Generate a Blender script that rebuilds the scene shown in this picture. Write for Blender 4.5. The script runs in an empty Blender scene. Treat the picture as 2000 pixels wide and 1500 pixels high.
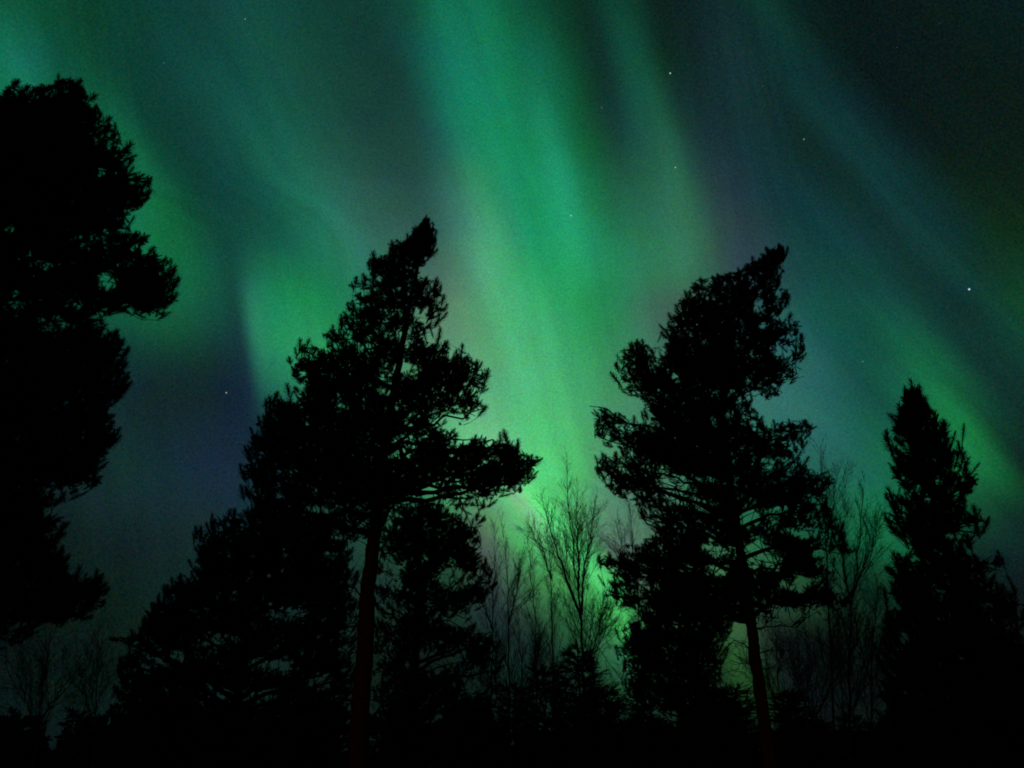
import bpy, math, random
import numpy as np

# ------------------------------------------------------------------ camera, sky, light, exposure
scene = bpy.context.scene
COL = scene.collection
PITCH = math.radians(27.0)
EYE = np.array((0.0, 0.0, 1.6))
cam_data = bpy.data.cameras.new("camera")
cam_data.sensor_width = 36.0
cam_data.lens = 27.0
cam_data.clip_start = 0.1
cam_data.clip_end = 9000.0
cam = bpy.data.objects.new("camera", cam_data)
cam.location = EYE
cam.rotation_euler = (math.pi / 2 + PITCH, 0, 0)
COL.objects.link(cam)
scene.camera = cam
scene.view_settings.view_transform = 'Standard'
scene.view_settings.look = 'None'
scene.view_settings.exposure = 0.0
scene.view_settings.gamma = 1.0
scene.cycles.max_bounces = 3
scene.cycles.diffuse_bounces = 2
scene.cycles.transparent_max_bounces = 4
scene.cycles.filter_width = 1.9

CP, SP = math.cos(PITCH), math.sin(PITCH)
R_AX = np.array((1.0, 0.0, 0.0)); U_AX = np.array((0.0, -SP, CP)); F_AX = np.array((0.0, CP, SP))


def s2l(c):
    c = c / 255.0
    return c / 12.92 if c <= 0.04045 else ((c + 0.055) / 1.055) ** 2.4


# The aurora: bands of emission across the night sky, tabulated on a plane tangent to the
# celestial sphere at 27 degrees altitude (units: 1/1500 rad).  Each row lists
# position -> sky colour; rows are blended along the lean of the rays.
SKY_ROWS = [
 (-400, [(-400,(5,55,40)),(0,(6,60,45)),(400,(8,50,45)),(800,(10,70,55)),(1000,(10,65,50)),(1300,(6,25,25)),(1600,(5,18,20)),(2300,(4,15,15))]),
 (-150, [(-300,(5,60,40)),(0,(8,75,50)),(300,(8,58,48)),(480,(10,65,60)),(640,(7,48,40)),(820,(12,90,70)),(900,(12,95,65)),(1080,(8,48,36)),(1160,(9,52,38)),(1300,(6,24,22)),(1430,(9,50,42)),(1520,(5,22,22)),(2000,(5,24,24)),(2300,(4,16,15))]),
 (0, [(-300,(5,60,40)),(0,(8,75,50)),(150,(8,60,40)),(300,(8,58,48)),(400,(14,60,54)),(480,(15,72,62)),(600,(12,64,52)),(720,(14,56,48)),(800,(14,66,54)),(860,(15,108,82)),(900,(14,100,72)),(945,(14,108,74)),(1020,(10,74,48)),(1130,(8,46,34)),(1200,(10,58,42)),(1260,(10,40,30)),(1310,(8,28,24)),(1400,(14,38,40)),(1440,(9,40,38)),(1490,(11,54,42)),(1540,(8,34,28)),(1620,(5,19,21)),(1800,(6,23,22)),(2000,(5,26,26)),(2300,(4,18,15))]),
 (150, [(-200,(8,80,55)),(0,(18,118,84)),(50,(22,118,92)),(110,(12,86,66)),(200,(10,66,48)),(300,(10,60,52)),(400,(15,68,62)),(480,(14,72,65)),(540,(18,76,64)),(600,(20,74,60)),(700,(18,58,50)),(790,(18,62,54)),(840,(17,100,84)),(920,(18,122,94)),(1000,(16,112,78)),(1030,(16,104,76)),(1060,(17,108,80)),(1130,(12,74,48)),(1185,(12,44,40)),(1240,(15,80,62)),(1290,(9,48,36)),(1350,(13,38,38)),(1450,(19,48,50)),(1500,(14,46,46)),(1550,(11,48,48)),(1610,(10,36,42)),(1680,(6,21,24)),(1850,(6,21,20)),(2000,(6,21,16)),(2300,(5,17,12))]),
 (300, [(-200,(8,70,50)),(150,(10,85,58)),(250,(15,102,70)),(330,(10,62,48)),(450,(16,72,62)),(540,(20,92,74)),(620,(22,86,70)),(700,(24,68,58)),(800,(24,66,58)),(870,(22,86,74)),(920,(18,122,86)),(985,(22,138,92)),(1030,(19,122,80)),(1080,(27,142,102)),(1125,(17,104,60)),(1185,(18,64,48)),(1240,(25,74,66)),(1310,(34,94,72)),(1345,(26,66,58)),(1400,(22,48,54)),(1500,(16,46,48)),(1600,(10,33,28)),(1665,(14,50,50)),(1720,(12,48,48)),(1800,(8,25,26)),(2000,(8,25,18)),(2300,(6,20,14))]),
 (450, [(-200,(8,80,55)),(250,(18,106,75)),(330,(14,102,55)),(400,(12,74,54)),(500,(14,68,60)),(560,(18,84,70)),(640,(36,114,92)),(700,(48,108,94)),(780,(48,94,82)),(850,(46,92,84)),(900,(62,126,108)),(955,(68,158,114)),(1010,(38,140,98)),(1055,(26,150,98)),(1105,(32,154,104)),(1150,(34,146,98)),(1200,(32,116,78)),(1310,(47,118,86)),(1362,(48,102,78)),(1392,(45,80,72)),(1440,(42,62,70)),(1550,(18,58,60)),(1650,(15,56,60)),(1725,(14,48,46)),(1790,(15,54,54)),(1860,(10,44,42)),(1950,(12,40,22)),(2050,(12,38,18)),(2300,(8,25,14))]),
 (535, [(-200,(8,72,50)),(250,(16,98,66)),(300,(15,98,60)),(380,(16,92,60)),(450,(16,76,60)),(485,(20,84,68)),(510,(26,104,80)),(560,(24,116,80)),(620,(24,112,74)),(690,(36,116,90)),(780,(52,104,86)),(870,(66,108,92)),(925,(78,146,112)),(970,(72,168,114)),(1030,(46,158,104)),(1080,(34,156,96)),(1120,(38,160,104)),(1170,(34,142,90)),(1230,(38,126,86)),(1320,(50,120,86)),(1375,(48,100,77)),(1405,(46,80,73)),(1460,(42,64,74)),(1555,(22,66,66)),(1640,(16,66,60)),(1710,(15,60,54)),(1780,(14,50,46)),(1850,(14,56,52)),(1920,(13,48,36)),(2010,(13,52,30)),(2300,(8,28,16))]),
 (600, [(-200,(8,60,45)),(200,(13,85,58)),(300,(15,96,60)),(380,(18,90,62)),(450,(19,72,60)),(474,(25,84,70)),(494,(38,122,92)),(535,(24,136,86)),(600,(22,134,72)),(680,(30,126,86)),(780,(60,120,92)),(880,(88,128,102)),(950,(78,160,108)),(1020,(64,172,114)),(1085,(50,160,100)),(1145,(34,144,80)),(1220,(40,126,84)),(1290,(64,92,80)),(1400,(50,78,80)),(1560,(26,84,76)),(1640,(17,76,62)),(1720,(18,72,66)),(1780,(16,64,56)),(1850,(13,46,42)),(1920,(13,50,42)),(2000,(14,68,42)),(2080,(12,60,36)),(2300,(8,30,20))]),
 (700, [(-200,(8,22,30)),(100,(11,30,40)),(250,(14,38,48)),(300,(15,37,42)),(400,(14,35,40)),(460,(17,40,52)),(485,(23,58,62)),(506,(36,116,90)),(545,(38,140,96)),(590,(46,150,98)),(700,(50,130,88)),(880,(90,146,108)),(1000,(80,174,118)),(1080,(66,168,110)),(1150,(52,156,92)),(1240,(58,124,90)),(1400,(52,100,86)),(1580,(38,98,94)),(1660,(20,78,72)),(1740,(16,66,62)),(1790,(18,96,64)),(1840,(18,92,58)),(1900,(14,52,44)),(1990,(14,62,48)),(2060,(12,60,40)),(2300,(7,25,18))]),
 (800, [(-200,(8,20,28)),(100,(10,26,34)),(220,(16,40,42)),(300,(15,35,36)),(400,(15,34,36)),(470,(15,31,50)),(508,(17,44,56)),(530,(20,56,60)),(600,(36,90,78)),(720,(60,134,94)),(900,(88,166,116)),(1000,(84,184,124)),(1090,(78,182,116)),(1160,(72,160,108)),(1260,(66,128,98)),(1400,(54,112,92)),(1500,(50,112,102)),(1580,(42,104,98)),(1660,(22,82,76)),(1730,(16,70,62)),(1800,(20,105,62)),(1860,(24,124,68)),(1905,(16,80,50)),(1950,(13,52,42)),(2050,(12,40,36)),(2300,(7,22,20))]),
 (900, [(-200,(8,22,28)),(0,(10,25,30)),(200,(16,42,42)),(300,(16,42,46)),(400,(20,39,58)),(480,(22,44,60)),(560,(25,65,65)),(700,(50,110,80)),(900,(92,190,134)),(980,(122,208,148)),(1040,(92,206,130)),(1120,(75,188,104)),(1200,(76,140,102)),(1400,(45,120,85)),(1550,(35,100,85)),(1640,(28,85,80)),(1700,(22,98,76)),(1800,(20,105,60)),(1880,(25,126,70)),(1935,(18,104,54)),(1980,(11,40,30)),(2050,(10,28,25)),(2300,(6,18,18))]),
 (975, [(-200,(8,22,28)),(0,(11,23,27)),(180,(16,39,39)),(300,(19,42,46)),(400,(21,40,51)),(480,(21,47,56)),(600,(28,66,58)),(800,(44,105,74)),(885,(62,135,86)),(940,(84,150,100)),(960,(92,142,110)),(985,(92,186,112)),(1012,(128,174,140)),(1044,(92,224,128)),(1078,(80,204,114)),(1130,(80,180,108)),(1170,(80,140,104)),(1230,(78,112,98)),(1400,(45,112,80)),(1560,(30,92,72)),(1640,(22,88,64)),(1715,(20,108,70)),(1800,(17,92,54)),(1890,(17,80,46)),(1945,(13,48,36)),(2050,(11,28,26)),(2300,(6,18,18))]),
 (1050, [(-200,(7,19,22)),(0,(8,17,19)),(150,(11,27,27)),(300,(15,30,34)),(380,(18,39,40)),(500,(20,50,50)),(700,(26,61,47)),(880,(43,84,58)),(955,(82,98,88)),(995,(76,164,92)),(1022,(78,178,98)),(1050,(92,186,106)),(1085,(98,228,128)),(1118,(78,184,106)),(1170,(86,116,98)),(1230,(84,112,102)),(1250,(76,118,96)),(1400,(45,110,75)),(1640,(18,88,55)),(1720,(20,110,66)),(1800,(15,78,50)),(1880,(14,46,38)),(1950,(13,36,36)),(2050,(12,30,30)),(2300,(6,18,18))]),
 (1125, [(-200,(5,16,16)),(0,(6,15,15)),(150,(9,27,22)),(250,(10,29,25)),(400,(15,39,37)),(600,(21,47,41)),(760,(26,52,44)),(900,(34,68,49)),(960,(62,84,76)),(1020,(60,124,76)),(1085,(66,150,84)),(1135,(62,146,82)),(1168,(84,212,116)),(1198,(76,190,100)),(1230,(72,100,86)),(1250,(70,108,84)),(1340,(60,104,74)),(1430,(58,108,72)),(1640,(14,48,32)),(1720,(14,56,35)),(1800,(10,38,26)),(1900,(8,21,20)),(2050,(10,24,25)),(2300,(5,15,16))]),
 (1210, [(-200,(3,14,12)),(0,(4,12,11)),(150,(6,21,16)),(230,(8,25,18)),(400,(14,35,33)),(660,(18,37,31)),(720,(21,41,33)),(900,(21,41,33)),(975,(26,40,44)),(1050,(32,70,46)),(1130,(40,96,54)),(1160,(50,132,70)),(1195,(72,200,98)),(1216,(76,196,100)),(1250,(56,130,76)),(1300,(48,90,54)),(1400,(44,88,54)),(1450,(54,92,58)),(1490,(22,32,28)),(1560,(12,21,18)),(1640,(9,26,18)),(1710,(12,34,22)),(1850,(7,18,15)),(2050,(8,17,19)),(2300,(4,12,14))]),
 (1290, [(-200,(4,14,13)),(0,(5,14,13)),(150,(7,21,17)),(230,(8,23,18)),(450,(14,38,33)),(700,(12,24,20)),(900,(9,21,17)),(1000,(18,44,35)),(1100,(22,50,36)),(1190,(40,98,64)),(1218,(46,104,78)),(1280,(24,56,36)),(1400,(24,56,27)),(1440,(38,85,37)),(1500,(19,29,26)),(1570,(9,17,15)),(1720,(8,17,14)),(1900,(4,10,8)),(2300,(4,10,11))]),
 (1400, [(-200,(4,13,12)),(0,(5,19,16)),(200,(6,24,21)),(460,(9,28,24)),(700,(9,24,20)),(950,(10,26,21)),(1200,(16,34,27)),(1430,(12,30,20)),(1540,(8,20,18)),(1600,(7,17,16)),(2000,(4,10,10)),(2300,(3,9,10))]),
 (1600, [(-200,(4,12,12)),(700,(7,18,16)),(1200,(10,24,19)),(1500,(11,26,20)),(2300,(4,11,12))]),
]

world = bpy.data.worlds.new("World")
scene.world = world
world.use_nodes = True
wt = world.node_tree
wt.nodes.clear()


def wn(kind, **kw):
    n = wt.nodes.new(kind)
    for k, v in kw.items():
        setattr(n, k, v)
    return n


def wmath(op, a, b=None, clamp=False):
    n = wn('ShaderNodeMath', operation=op, use_clamp=clamp)
    for i, x in enumerate((a, b)):
        if x is None:
            continue
        if isinstance(x, (int, float)):
            n.inputs[i].default_value = x
        else:
            wt.links.new(x, n.inputs[i])
    return n.outputs[0]


def wvec(op, a, b):
    n = wn('ShaderNodeVectorMath', operation=op)
    for i, x in enumerate((a, b)):
        if hasattr(x, 'links'):
            wt.links.new(x, n.inputs[i])
        else:
            n.inputs[i].default_value = tuple(x)
    return n


def wscale(vec, fac):
    n = wn('ShaderNodeVectorMath', operation='SCALE')
    wt.links.new(vec, n.inputs[0])
    if isinstance(fac, (int, float)):
        n.inputs['Scale'].default_value = fac
    else:
        wt.links.new(fac, n.inputs['Scale'])
    return n.outputs[0]


def wramp(fac, stops, interp):
    n = wn('ShaderNodeValToRGB')
    n.color_ramp.interpolation = interp
    el = n.color_ramp.elements
    while len(el) > 1:
        el.remove(el[-1])
    el[0].position, el[0].color = stops[0][0], (*stops[0][1], 1)
    for p, c in stops[1:]:
        e = el.new(p)
        e.color = (*c, 1)
    wt.links.new(fac, n.inputs[0])
    return n.outputs[0]


def build_sky():
    d = wn('ShaderNodeTexCoord').outputs['Generated']
    f = wvec('DOT_PRODUCT', d, F_AX).outputs['Value']
    fsafe = wmath('MAXIMUM', f, 0.12)
    gx = wmath('DIVIDE', wvec('DOT_PRODUCT', d, R_AX).outputs['Value'], fsafe)
    gy = wmath('DIVIDE', wvec('DOT_PRODUCT', d, U_AX).outputs['Value'], fsafe)
    u = wmath('ADD', wmath('MULTIPLY', gx, 1500.0), 1000.0)
    v = wmath('ADD', wmath('MULTIPLY', gy, -1500.0), 750.0)
    # slow wobble so that no band runs ruler-straight
    nz = wn('ShaderNodeTexNoise')
    nz.inputs['Scale'].default_value = 5.0
    nz.inputs['Detail'].default_value = 2.0
    wt.links.new(d, nz.inputs['Vector'])
    u = wmath('ADD', u, wmath('MULTIPLY', wmath('SUBTRACT', nz.outputs['Fac'], 0.5), 22.0))
    # the rays lean more and more towards the right of this sky
    def sstep(x, a, b):
        n = wn('ShaderNodeMapRange', interpolation_type='SMOOTHSTEP')
        n.inputs['From Min'].default_value, n.inputs['From Max'].default_value = a, b
        wt.links.new(x, n.inputs['Value'])
        return n.outputs[0]

    uf = wmath('DIVIDE', u, 2000.0, clamp=True)
    lean = wramp(uf, [(a / 2000.0, (b, b, b)) for a, b in ((0, .30), (450, .12), (850, .30), (1380, .25), (1580, .84), (2000, .9))], 'CARDINAL')
    up_left = wmath('MULTIPLY', wmath('SUBTRACT', sstep(u, 120, 330), sstep(u, 660, 840)), wmath('SUBTRACT', 1.0, sstep(v, 330, 470)))
    low_core = wmath('MULTIPLY', wmath('SUBTRACT', sstep(u, 930, 1010), sstep(u, 1225, 1300)), sstep(v, 920, 990))
    lean = wmath('ADD', lean, wmath('ADD', wmath('MULTIPLY', up_left, 0.42), wmath('MULTIPLY', low_core, 0.5)))
    s = wmath('SUBTRACT', u, wmath('MULTIPLY', wmath('SUBTRACT', v, 750.0), lean))
    # row weights: three rows per ramp
    V0, V1 = -600.0, 1800.0
    vf = wmath('DIVIDE', wmath('SUBTRACT', v, V0), V1 - V0, clamp=True)
    rows = SKY_ROWS
    pos = [(r[0] - V0) / (V1 - V0) for r in rows]
    weights = []
    for k in range(0, len(rows), 3):
        stops = [(0.0, tuple(1.0 if (k + j) == 0 else 0.0 for j in range(3)))]
        for i, p in enumerate(pos):
            stops.append((p, tuple(1.0 if i == k + j else 0.0 for j in range(3))))
        stops.append((1.0, tuple(1.0 if (k + j) == len(rows) - 1 else 0.0 for j in range(3))))
        sep = wn('ShaderNodeSeparateColor')
        wt.links.new(wramp(vf, stops, 'B_SPLINE'), sep.inputs[0])
        weights += list(sep.outputs[:3])
    total = None
    S0, S1 = -450.0, 2350.0
    for i, (rv, stops) in enumerate(rows):
        st = []
        for (ru, c) in stops:
            p = (ru - S0) / (S1 - S0)
            st.append((min(1.0, max(0.0, p)), tuple(s2l(x) for x in c)))
        si = wmath('SUBTRACT', u, wmath('MULTIPLY', wmath('SUBTRACT', v, float(rv)), lean))
        sf = wmath('DIVIDE', wmath('SUBTRACT', si, S0), S1 - S0, clamp=True)
        col = wscale(wramp(sf, st, 'CARDINAL'), weights[i])
        total = col if total is None else wvec('ADD', total, col).outputs[0]
    # fine rays along the lean
    comb = wn('ShaderNodeCombineXYZ')
    wt.links.new(wmath('MULTIPLY', s, 1 / 62.0), comb.inputs[0])
    wt.links.new(wmath('MULTIPLY', v, 1 / 620.0), comb.inputs[1])
    nr = wn('ShaderNodeTexNoise')
    nr.inputs['Scale'].default_value = 1.0
    nr.inputs['Detail'].default_value = 2.0
    wt.links.new(comb.outputs[0], nr.inputs['Vector'])
    ray = wmath('ADD', wmath('MULTIPLY', nr.outputs['Fac'], 0.44), 0.78)
    total = wscale(total, ray)
    comb2 = wn('ShaderNodeCombineXYZ')
    wt.links.new(wmath('MULTIPLY', s, 1 / 36.0), comb2.inputs[0])
    wt.links.new(wmath('MULTIPLY', v, 1 / 480.0), comb2.inputs[1])
    nr2 = wn('ShaderNodeTexNoise')
    nr2.inputs['Scale'].default_value = 1.0
    nr2.inputs['Detail'].default_value = 1.0
    wt.links.new(comb2.outputs[0], nr2.inputs['Vector'])
    amp = wmath('ADD', wmath('MULTIPLY', sstep(u, 1300, 1650), 0.10), 0.18)
    total = wscale(total, wmath('ADD', wmath('MULTIPLY', wmath('SUBTRACT', nr2.outputs['Fac'], 0.5), amp), 1.0))
    # camera noise imitated in the sky colour: soft green and blue patches, fine grain
    n1 = wn('ShaderNodeTexNoise')
    n1.inputs['Scale'].default_value = 26.0
    n1.inputs['Detail'].default_value = 3.0
    wt.links.new(d, n1.inputs['Vector'])
    n2 = wn('ShaderNodeTexNoise')
    n2.inputs['Scale'].default_value = 430.0
    n2.inputs['Detail'].default_value = 1.0
    wt.links.new(d, n2.inputs['Vector'])
    pv = wvec('SUBTRACT', n1.outputs['Color'], (.5, .5, .5)).outputs[0]
    pv = wvec('MULTIPLY', pv, (.3, .2, .5)).outputs[0]
    gv = wvec('SUBTRACT', n2.outputs['Color'], (.5, .5, .5)).outputs[0]
    gv = wvec('MULTIPLY', gv, (1.0, .78, 1.0)).outputs[0]
    tone = wvec('ADD', wvec('ADD', pv, gv).outputs[0], (1, 1, 1)).outputs[0]
    total = wvec('MULTIPLY', total, tone).outputs[0]
    total = wvec('MAXIMUM', wvec('ADD', total, wscale(wvec('SUBTRACT', n2.outputs['Color'], (.5, .5, .5)).outputs[0], .016)).outputs[0], (0, 0, 0)).outputs[0]
    # beyond the field of the bands: plain dark night sky
    m = wn('ShaderNodeMapRange', interpolation_type='SMOOTHSTEP')
    m.inputs['From Min'].default_value = 0.05
    m.inputs['From Max'].default_value = 0.35
    wt.links.new(f, m.inputs['Value'])
    total = wscale(total, m.outputs[0])
    total = wvec('ADD', total, (0.0012, 0.0026, 0.0022)).outputs[0]
    bg = wn('ShaderNodeBackground')
    bg.inputs['Strength'].default_value = 1.0
    wt.links.new(total, bg.inputs['Color'])
    out = wn('ShaderNodeOutputWorld')
    wt.links.new(bg.outputs[0], out.inputs['Surface'])


build_sky()

# the one lamp: the weak reddish light that reaches the trunks from low behind the viewer
sun = bpy.data.lights.new("sun", 'SUN')
sun.energy = 0.018
sun.color = (1.0, 0.42, 0.28)
sun.angle = math.radians(3)
sun_o = bpy.data.objects.new("sun", sun)
sun_o.location = (-20, -60, 8)
sun_o.rotation_euler = (math.radians(90 - 4), 0, math.radians(-14))
COL.objects.link(sun_o)


# ------------------------------------------------------------------ helpers
def unproject(u, v, Y):
    """the place at ground distance Y seen in the direction (u, v) of the survey photo"""
    x = (u - 1000.0) / 1500.0
    y = (750.0 - v) / 1500.0
    d = R_AX * x + U_AX * y + F_AX
    return EYE + d * (Y / d[1])


def project(P):
    q = np.atleast_2d(P) - EYE
    f = q @ F_AX
    return np.stack((1000 + 1500 * (q @ R_AX) / f, 750 - 1500 * (q @ U_AX) / f), 1)


def inside(poly, uv):
    x, y = uv[:, 0], uv[:, 1]
    res = np.zeros(len(uv), bool)
    n = len(poly)
    for i in range(n):
        x0, y0 = poly[i]
        x1, y1 = poly[(i + 1) % n]
        if y0 == y1:
            continue
        c = ((y0 > y) != (y1 > y)) & (x < (x1 - x0) * (y - y0) / (y1 - y0) + x0)
        res ^= c
    return res


def edge_dist(poly, uv):
    """distance to the outline, positive inside"""
    P = np.asarray(poly, float)
    A, B = P, np.roll(P, -1, axis=0)
    AB = B - A
    L2 = (AB ** 2).sum(1) + 1e-9
    out = np.empty(len(uv))
    for c in range(0, len(uv), 4000):
        q = uv[c:c + 4000]
        w = q[:, None, :] - A[None]
        t = np.clip((w * AB[None]).sum(2) / L2[None], 0, 1)
        dd = w - t[:, :, None] * AB[None]
        out[c:c + 4000] = np.sqrt((dd ** 2).sum(2).min(1))
    return np.where(inside(poly, uv), out, -out)


class MB:
    """collects tubes and shoots, links them as one mesh object"""
    def __init__(self):
        self.v, self.t, self.q, self.n = [], [], [], 0

    def add(self, verts, tris=None, quads=None):
        if tris is not None and len(tris):
            self.t.append(np.asarray(tris) + self.n)
        if quads is not None and len(quads):
            self.q.append(np.asarray(quads) + self.n)
        self.v.append(verts)
        self.n += len(verts)

    def tube(self, pts, radii, sides=5, cap=True):
        pts = np.asarray(pts, float)
        m = len(pts)
        tan = np.gradient(pts, axis=0)
        tan /= np.linalg.norm(tan, axis=1, keepdims=True) + 1e-9
        ref = np.array((0.31, 0.93, 0.19)) if abs(tan[0][1]) < 0.8 else np.array((0.9, 0.1, 0.3))
        e1 = np.cross(tan, ref)
        e1 /= np.linalg.norm(e1, axis=1, keepdims=True) + 1e-9
        e2 = np.cross(tan, e1)
        a = np.arange(sides) * (2 * math.pi / sides)
        ring = e1[:, None, :] * np.cos(a)[None, :, None] + e2[:, None, :] * np.sin(a)[None, :, None]
        vs = pts[:, None, :] + ring * np.asarray(radii, float)[:, None, None]
        vs = vs.reshape(-1, 3)
        i = np.arange(m - 1)[:, None] * sides
        j = np.arange(sides)[None, :]
        k = (j + 1) % sides
        quads = np.stack((i + j, i + k, i + sides + k, i + sides + j), 2).reshape(-1, 4)
        self.add(vs, None, quads)

    def shoots(self, P, D, S, rng, template):
        """needle-covered shoots at P along D with length factor S"""
        if len(P) == 0:
            return
        P, D, S = np.asarray(P), np.asarray(D), np.asarray(S)
        D = D / (np.linalg.norm(D, axis=1, keepdims=True) + 1e-9)
        ref = rng.normal(size=D.shape)
        e1 = np.cross(D, ref)
        e1 /= np.linalg.norm(e1, axis=1, keepdims=True) + 1e-9
        e2 = np.cross(D, e1)
        TV, TT = template
        for c in range(0, len(P), 4000):
            sl = slice(c, c + 4000)
            vs = (P[sl][:, None, :] + S[sl][:, None, None] *
                  (TV[None, :, 0:1] * e1[sl][:, None, :] + TV[None, :, 1:2] * e2[sl][:, None, :] + TV[None, :, 2:3] * D[sl][:, None, :]))
            k = len(vs)
            tr = (TT[None] + (np.arange(k) * len(TV))[:, None, None]).reshape(-1, 3)
            self.add(vs.reshape(-1, 3), tr)

    def build(self, name, mat, parent=None, origin=(0, 0, 0), smooth=False):
        me = bpy.data.meshes.new(name)
        V = np.concatenate(self.v) - np.asarray(origin)
        T = np.concatenate(self.t) if self.t else np.zeros((0, 3), int)
        Q = np.concatenate(self.q) if self.q else np.zeros((0, 4), int)
        me.vertices.add(len(V))
        me.vertices.foreach_set('co', V.astype(np.float32).ravel())
        loops = np.concatenate((T.ravel(), Q.ravel())).astype(np.int32)
        me.loops.add(len(loops))
        me.loops.foreach_set('vertex_index', loops)
        starts = np.concatenate((np.arange(len(T)) * 3, len(T) * 3 + np.arange(len(Q)) * 4)).astype(np.int32)
        me.polygons.add(len(starts))
        me.polygons.foreach_set('loop_start', starts)
        if smooth:
            me.polygons.foreach_set('use_smooth', np.ones(len(starts), bool))
        me.update(calc_edges=True)
        me.materials.append(mat)
        o = bpy.data.objects.new(name, me)
        COL.objects.link(o)
        if parent is not None:
            o.parent = parent
        else:
            o.location = origin
        return o


def needle_template(n, length, nl, width, seed):
    r = random.Random(seed)
    V, T = [], []
    w = 0.012
    for a in (0, 2.1, 4.2):
        V += [(w * math.cos(a), w * math.sin(a), 0)]
    V += [(0, 0, length)]
    T += [(0, 1, 3), (1, 2, 3), (2, 0, 3)]
    for i in range(n):
        h = length * (0.04 + 0.96 * (i + r.random()) / n)
        az = i * 2.39996 + r.uniform(-.3, .3)
        k = h / length
        ang = math.radians(r.uniform(36, 62) * (1.0 - 0.62 * k ** 2))
        L = nl * r.uniform(0.8, 1.15) * (0.82 + 0.3 * math.sin(math.pi * min(1, k * 1.1)))
        rad = (math.cos(az), math.sin(az))
        tg = (-math.sin(az), math.cos(az))
        b = len(V)
        V += [(tg[0] * width / 2, tg[1] * width / 2, h), (-tg[0] * width / 2, -tg[1] * width / 2, h),
              (rad[0] * math.sin(ang) * L + tg[0] * width * .22, rad[1] * math.sin(ang) * L + tg[1] * width * .22, h + math.cos(ang) * L),
              (rad[0] * math.sin(ang) * L - tg[0] * width * .22, rad[1] * math.sin(ang) * L - tg[1] * width * .22, h + math.cos(ang) * L)]
        T += [(b, b + 1, b + 2), (b + 1, b + 3, b + 2)]
    return np.array(V, float), np.array(T, int)


PINE_SHOOT = needle_template(46, 0.25, 0.092, 0.0135, 1)
END_SHOOT = needle_template(62, 0.25, 0.112, 0.014, 3)
SPRUCE_SHOOT = needle_template(22, 0.26, 0.04, 0.016, 2)


def mat(name, build):
    m = bpy.data.materials.new(name)
    m.use_nodes = True
    nt = m.node_tree
    b = nt.nodes['Principled BSDF']
    build(nt, b)
    return m


def two_tone(nt, b, c1, c2, scale, rough=0.85, stretch=(1, 1, 1), bump=0.0):
    tc = nt.nodes.new('ShaderNodeTexCoord')
    mp = nt.nodes.new('ShaderNodeMapping')
    mp.inputs['Scale'].default_value = stretch
    nz = nt.nodes.new('ShaderNodeTexNoise')
    nz.inputs['Scale'].default_value = scale
    nz.inputs['Detail'].default_value = 5
    cr = nt.nodes.new('ShaderNodeValToRGB')
    cr.color_ramp.elements[0].position, cr.color_ramp.elements[0].color = 0.35, (*c1, 1)
    cr.color_ramp.elements[1].position, cr.color_ramp.elements[1].color = 0.65, (*c2, 1)
    nt.links.new(tc.outputs['Object'], mp.inputs[0])
    nt.links.new(mp.outputs[0], nz.inputs['Vector'])
    nt.links.new(nz.outputs['Fac'], cr.inputs[0])
    nt.links.new(cr.outputs[0], b.inputs['Base Color'])
    b.inputs['Roughness'].default_value = rough
    b.inputs['Specular IOR Level'].default_value = 0.2
    if bump:
        bp = nt.nodes.new('ShaderNodeBump')
        bp.inputs['Strength'].default_value = bump
        bp.inputs['Distance'].default_value = 0.03
        nt.links.new(nz.outputs['Fac'], bp.inputs['Height'])
        nt.links.new(bp.outputs[0], b.inputs['Normal'])


M_NEEDLE = mat('pine_needles', lambda n, b: two_tone(n, b, (.030, .048, .020), (.060, .080, .032), 1.3))
M_SPRUCE = mat('spruce_needles', lambda n, b: two_tone(n, b, (.022, .040, .020), (.042, .064, .030), 1.7))
M_PBARK = mat('pine_bark', lambda n, b: two_tone(n, b, (.16, .055, .030), (.30, .12, .065), 7, .9, (1, 1, .35), .6))
M_SBARK = mat('spruce_bark', lambda n, b: two_tone(n, b, (.06, .04, .03), (.13, .09, .07), 9, .9, (1, 1, .4), .5))
M_BIRCH = mat('birch_bark', lambda n, b: two_tone(n, b, (.05, .04, .035), (.30, .28, .26), 6, .8, (.6, .6, 2.2), .2))
M_TWIG = mat('bare_twigs', lambda n, b: two_tone(n, b, (.05, .032, .026), (.09, .06, .05), 4))
M_GROUND = mat('forest_floor', lambda n, b: two_tone(n, b, (.03, .034, .018), (.08, .065, .04), .6, .95, (1, 1, 1), .5))


def tag(o, label, cat, group=None):
    o['label'] = label
    o['category'] = cat
    if group:
        o['group'] = group


def root(name, loc, label, cat, group=None):
    o = bpy.data.objects.new(name, None)
    o.empty_display_size = 0.3
    o.location = loc
    COL.objects.link(o)
    tag(o, label, cat, group)
    return o


def ground_z(x, y):
    return 0.12 * math.sin(x * .21 + 1.3) * math.cos(y * .17) + 0.05 * math.sin(x * .9 + y * .6)


# ------------------------------------------------------------------ ground
def build_ground():
    n = 140
    g = np.linspace(-1, 1, n)
    ax = np.sign(g) * (np.abs(g) ** 2.2) * 900
    X, Yg = np.meshgrid(ax, ax)
    Z = np.vectorize(ground_z)(X, Yg) * np.exp(-((np.hypot(X, Yg) / 160) ** 2))
    V = np.stack((X, Yg, Z), 2).reshape(-1, 3)
    i = np.arange(n - 1)[:, None] * n
    j = np.arange(n - 1)[None, :]
    Q = np.stack((i + j, i + j + 1, i + n + j + 1, i + n + j), 2).reshape(-1, 4)
    m = MB()
    m.add(V, None, Q)
    o = m.build('ground', M_GROUND, smooth=True)
    o['kind'] = 'structure'


build_ground()


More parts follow.
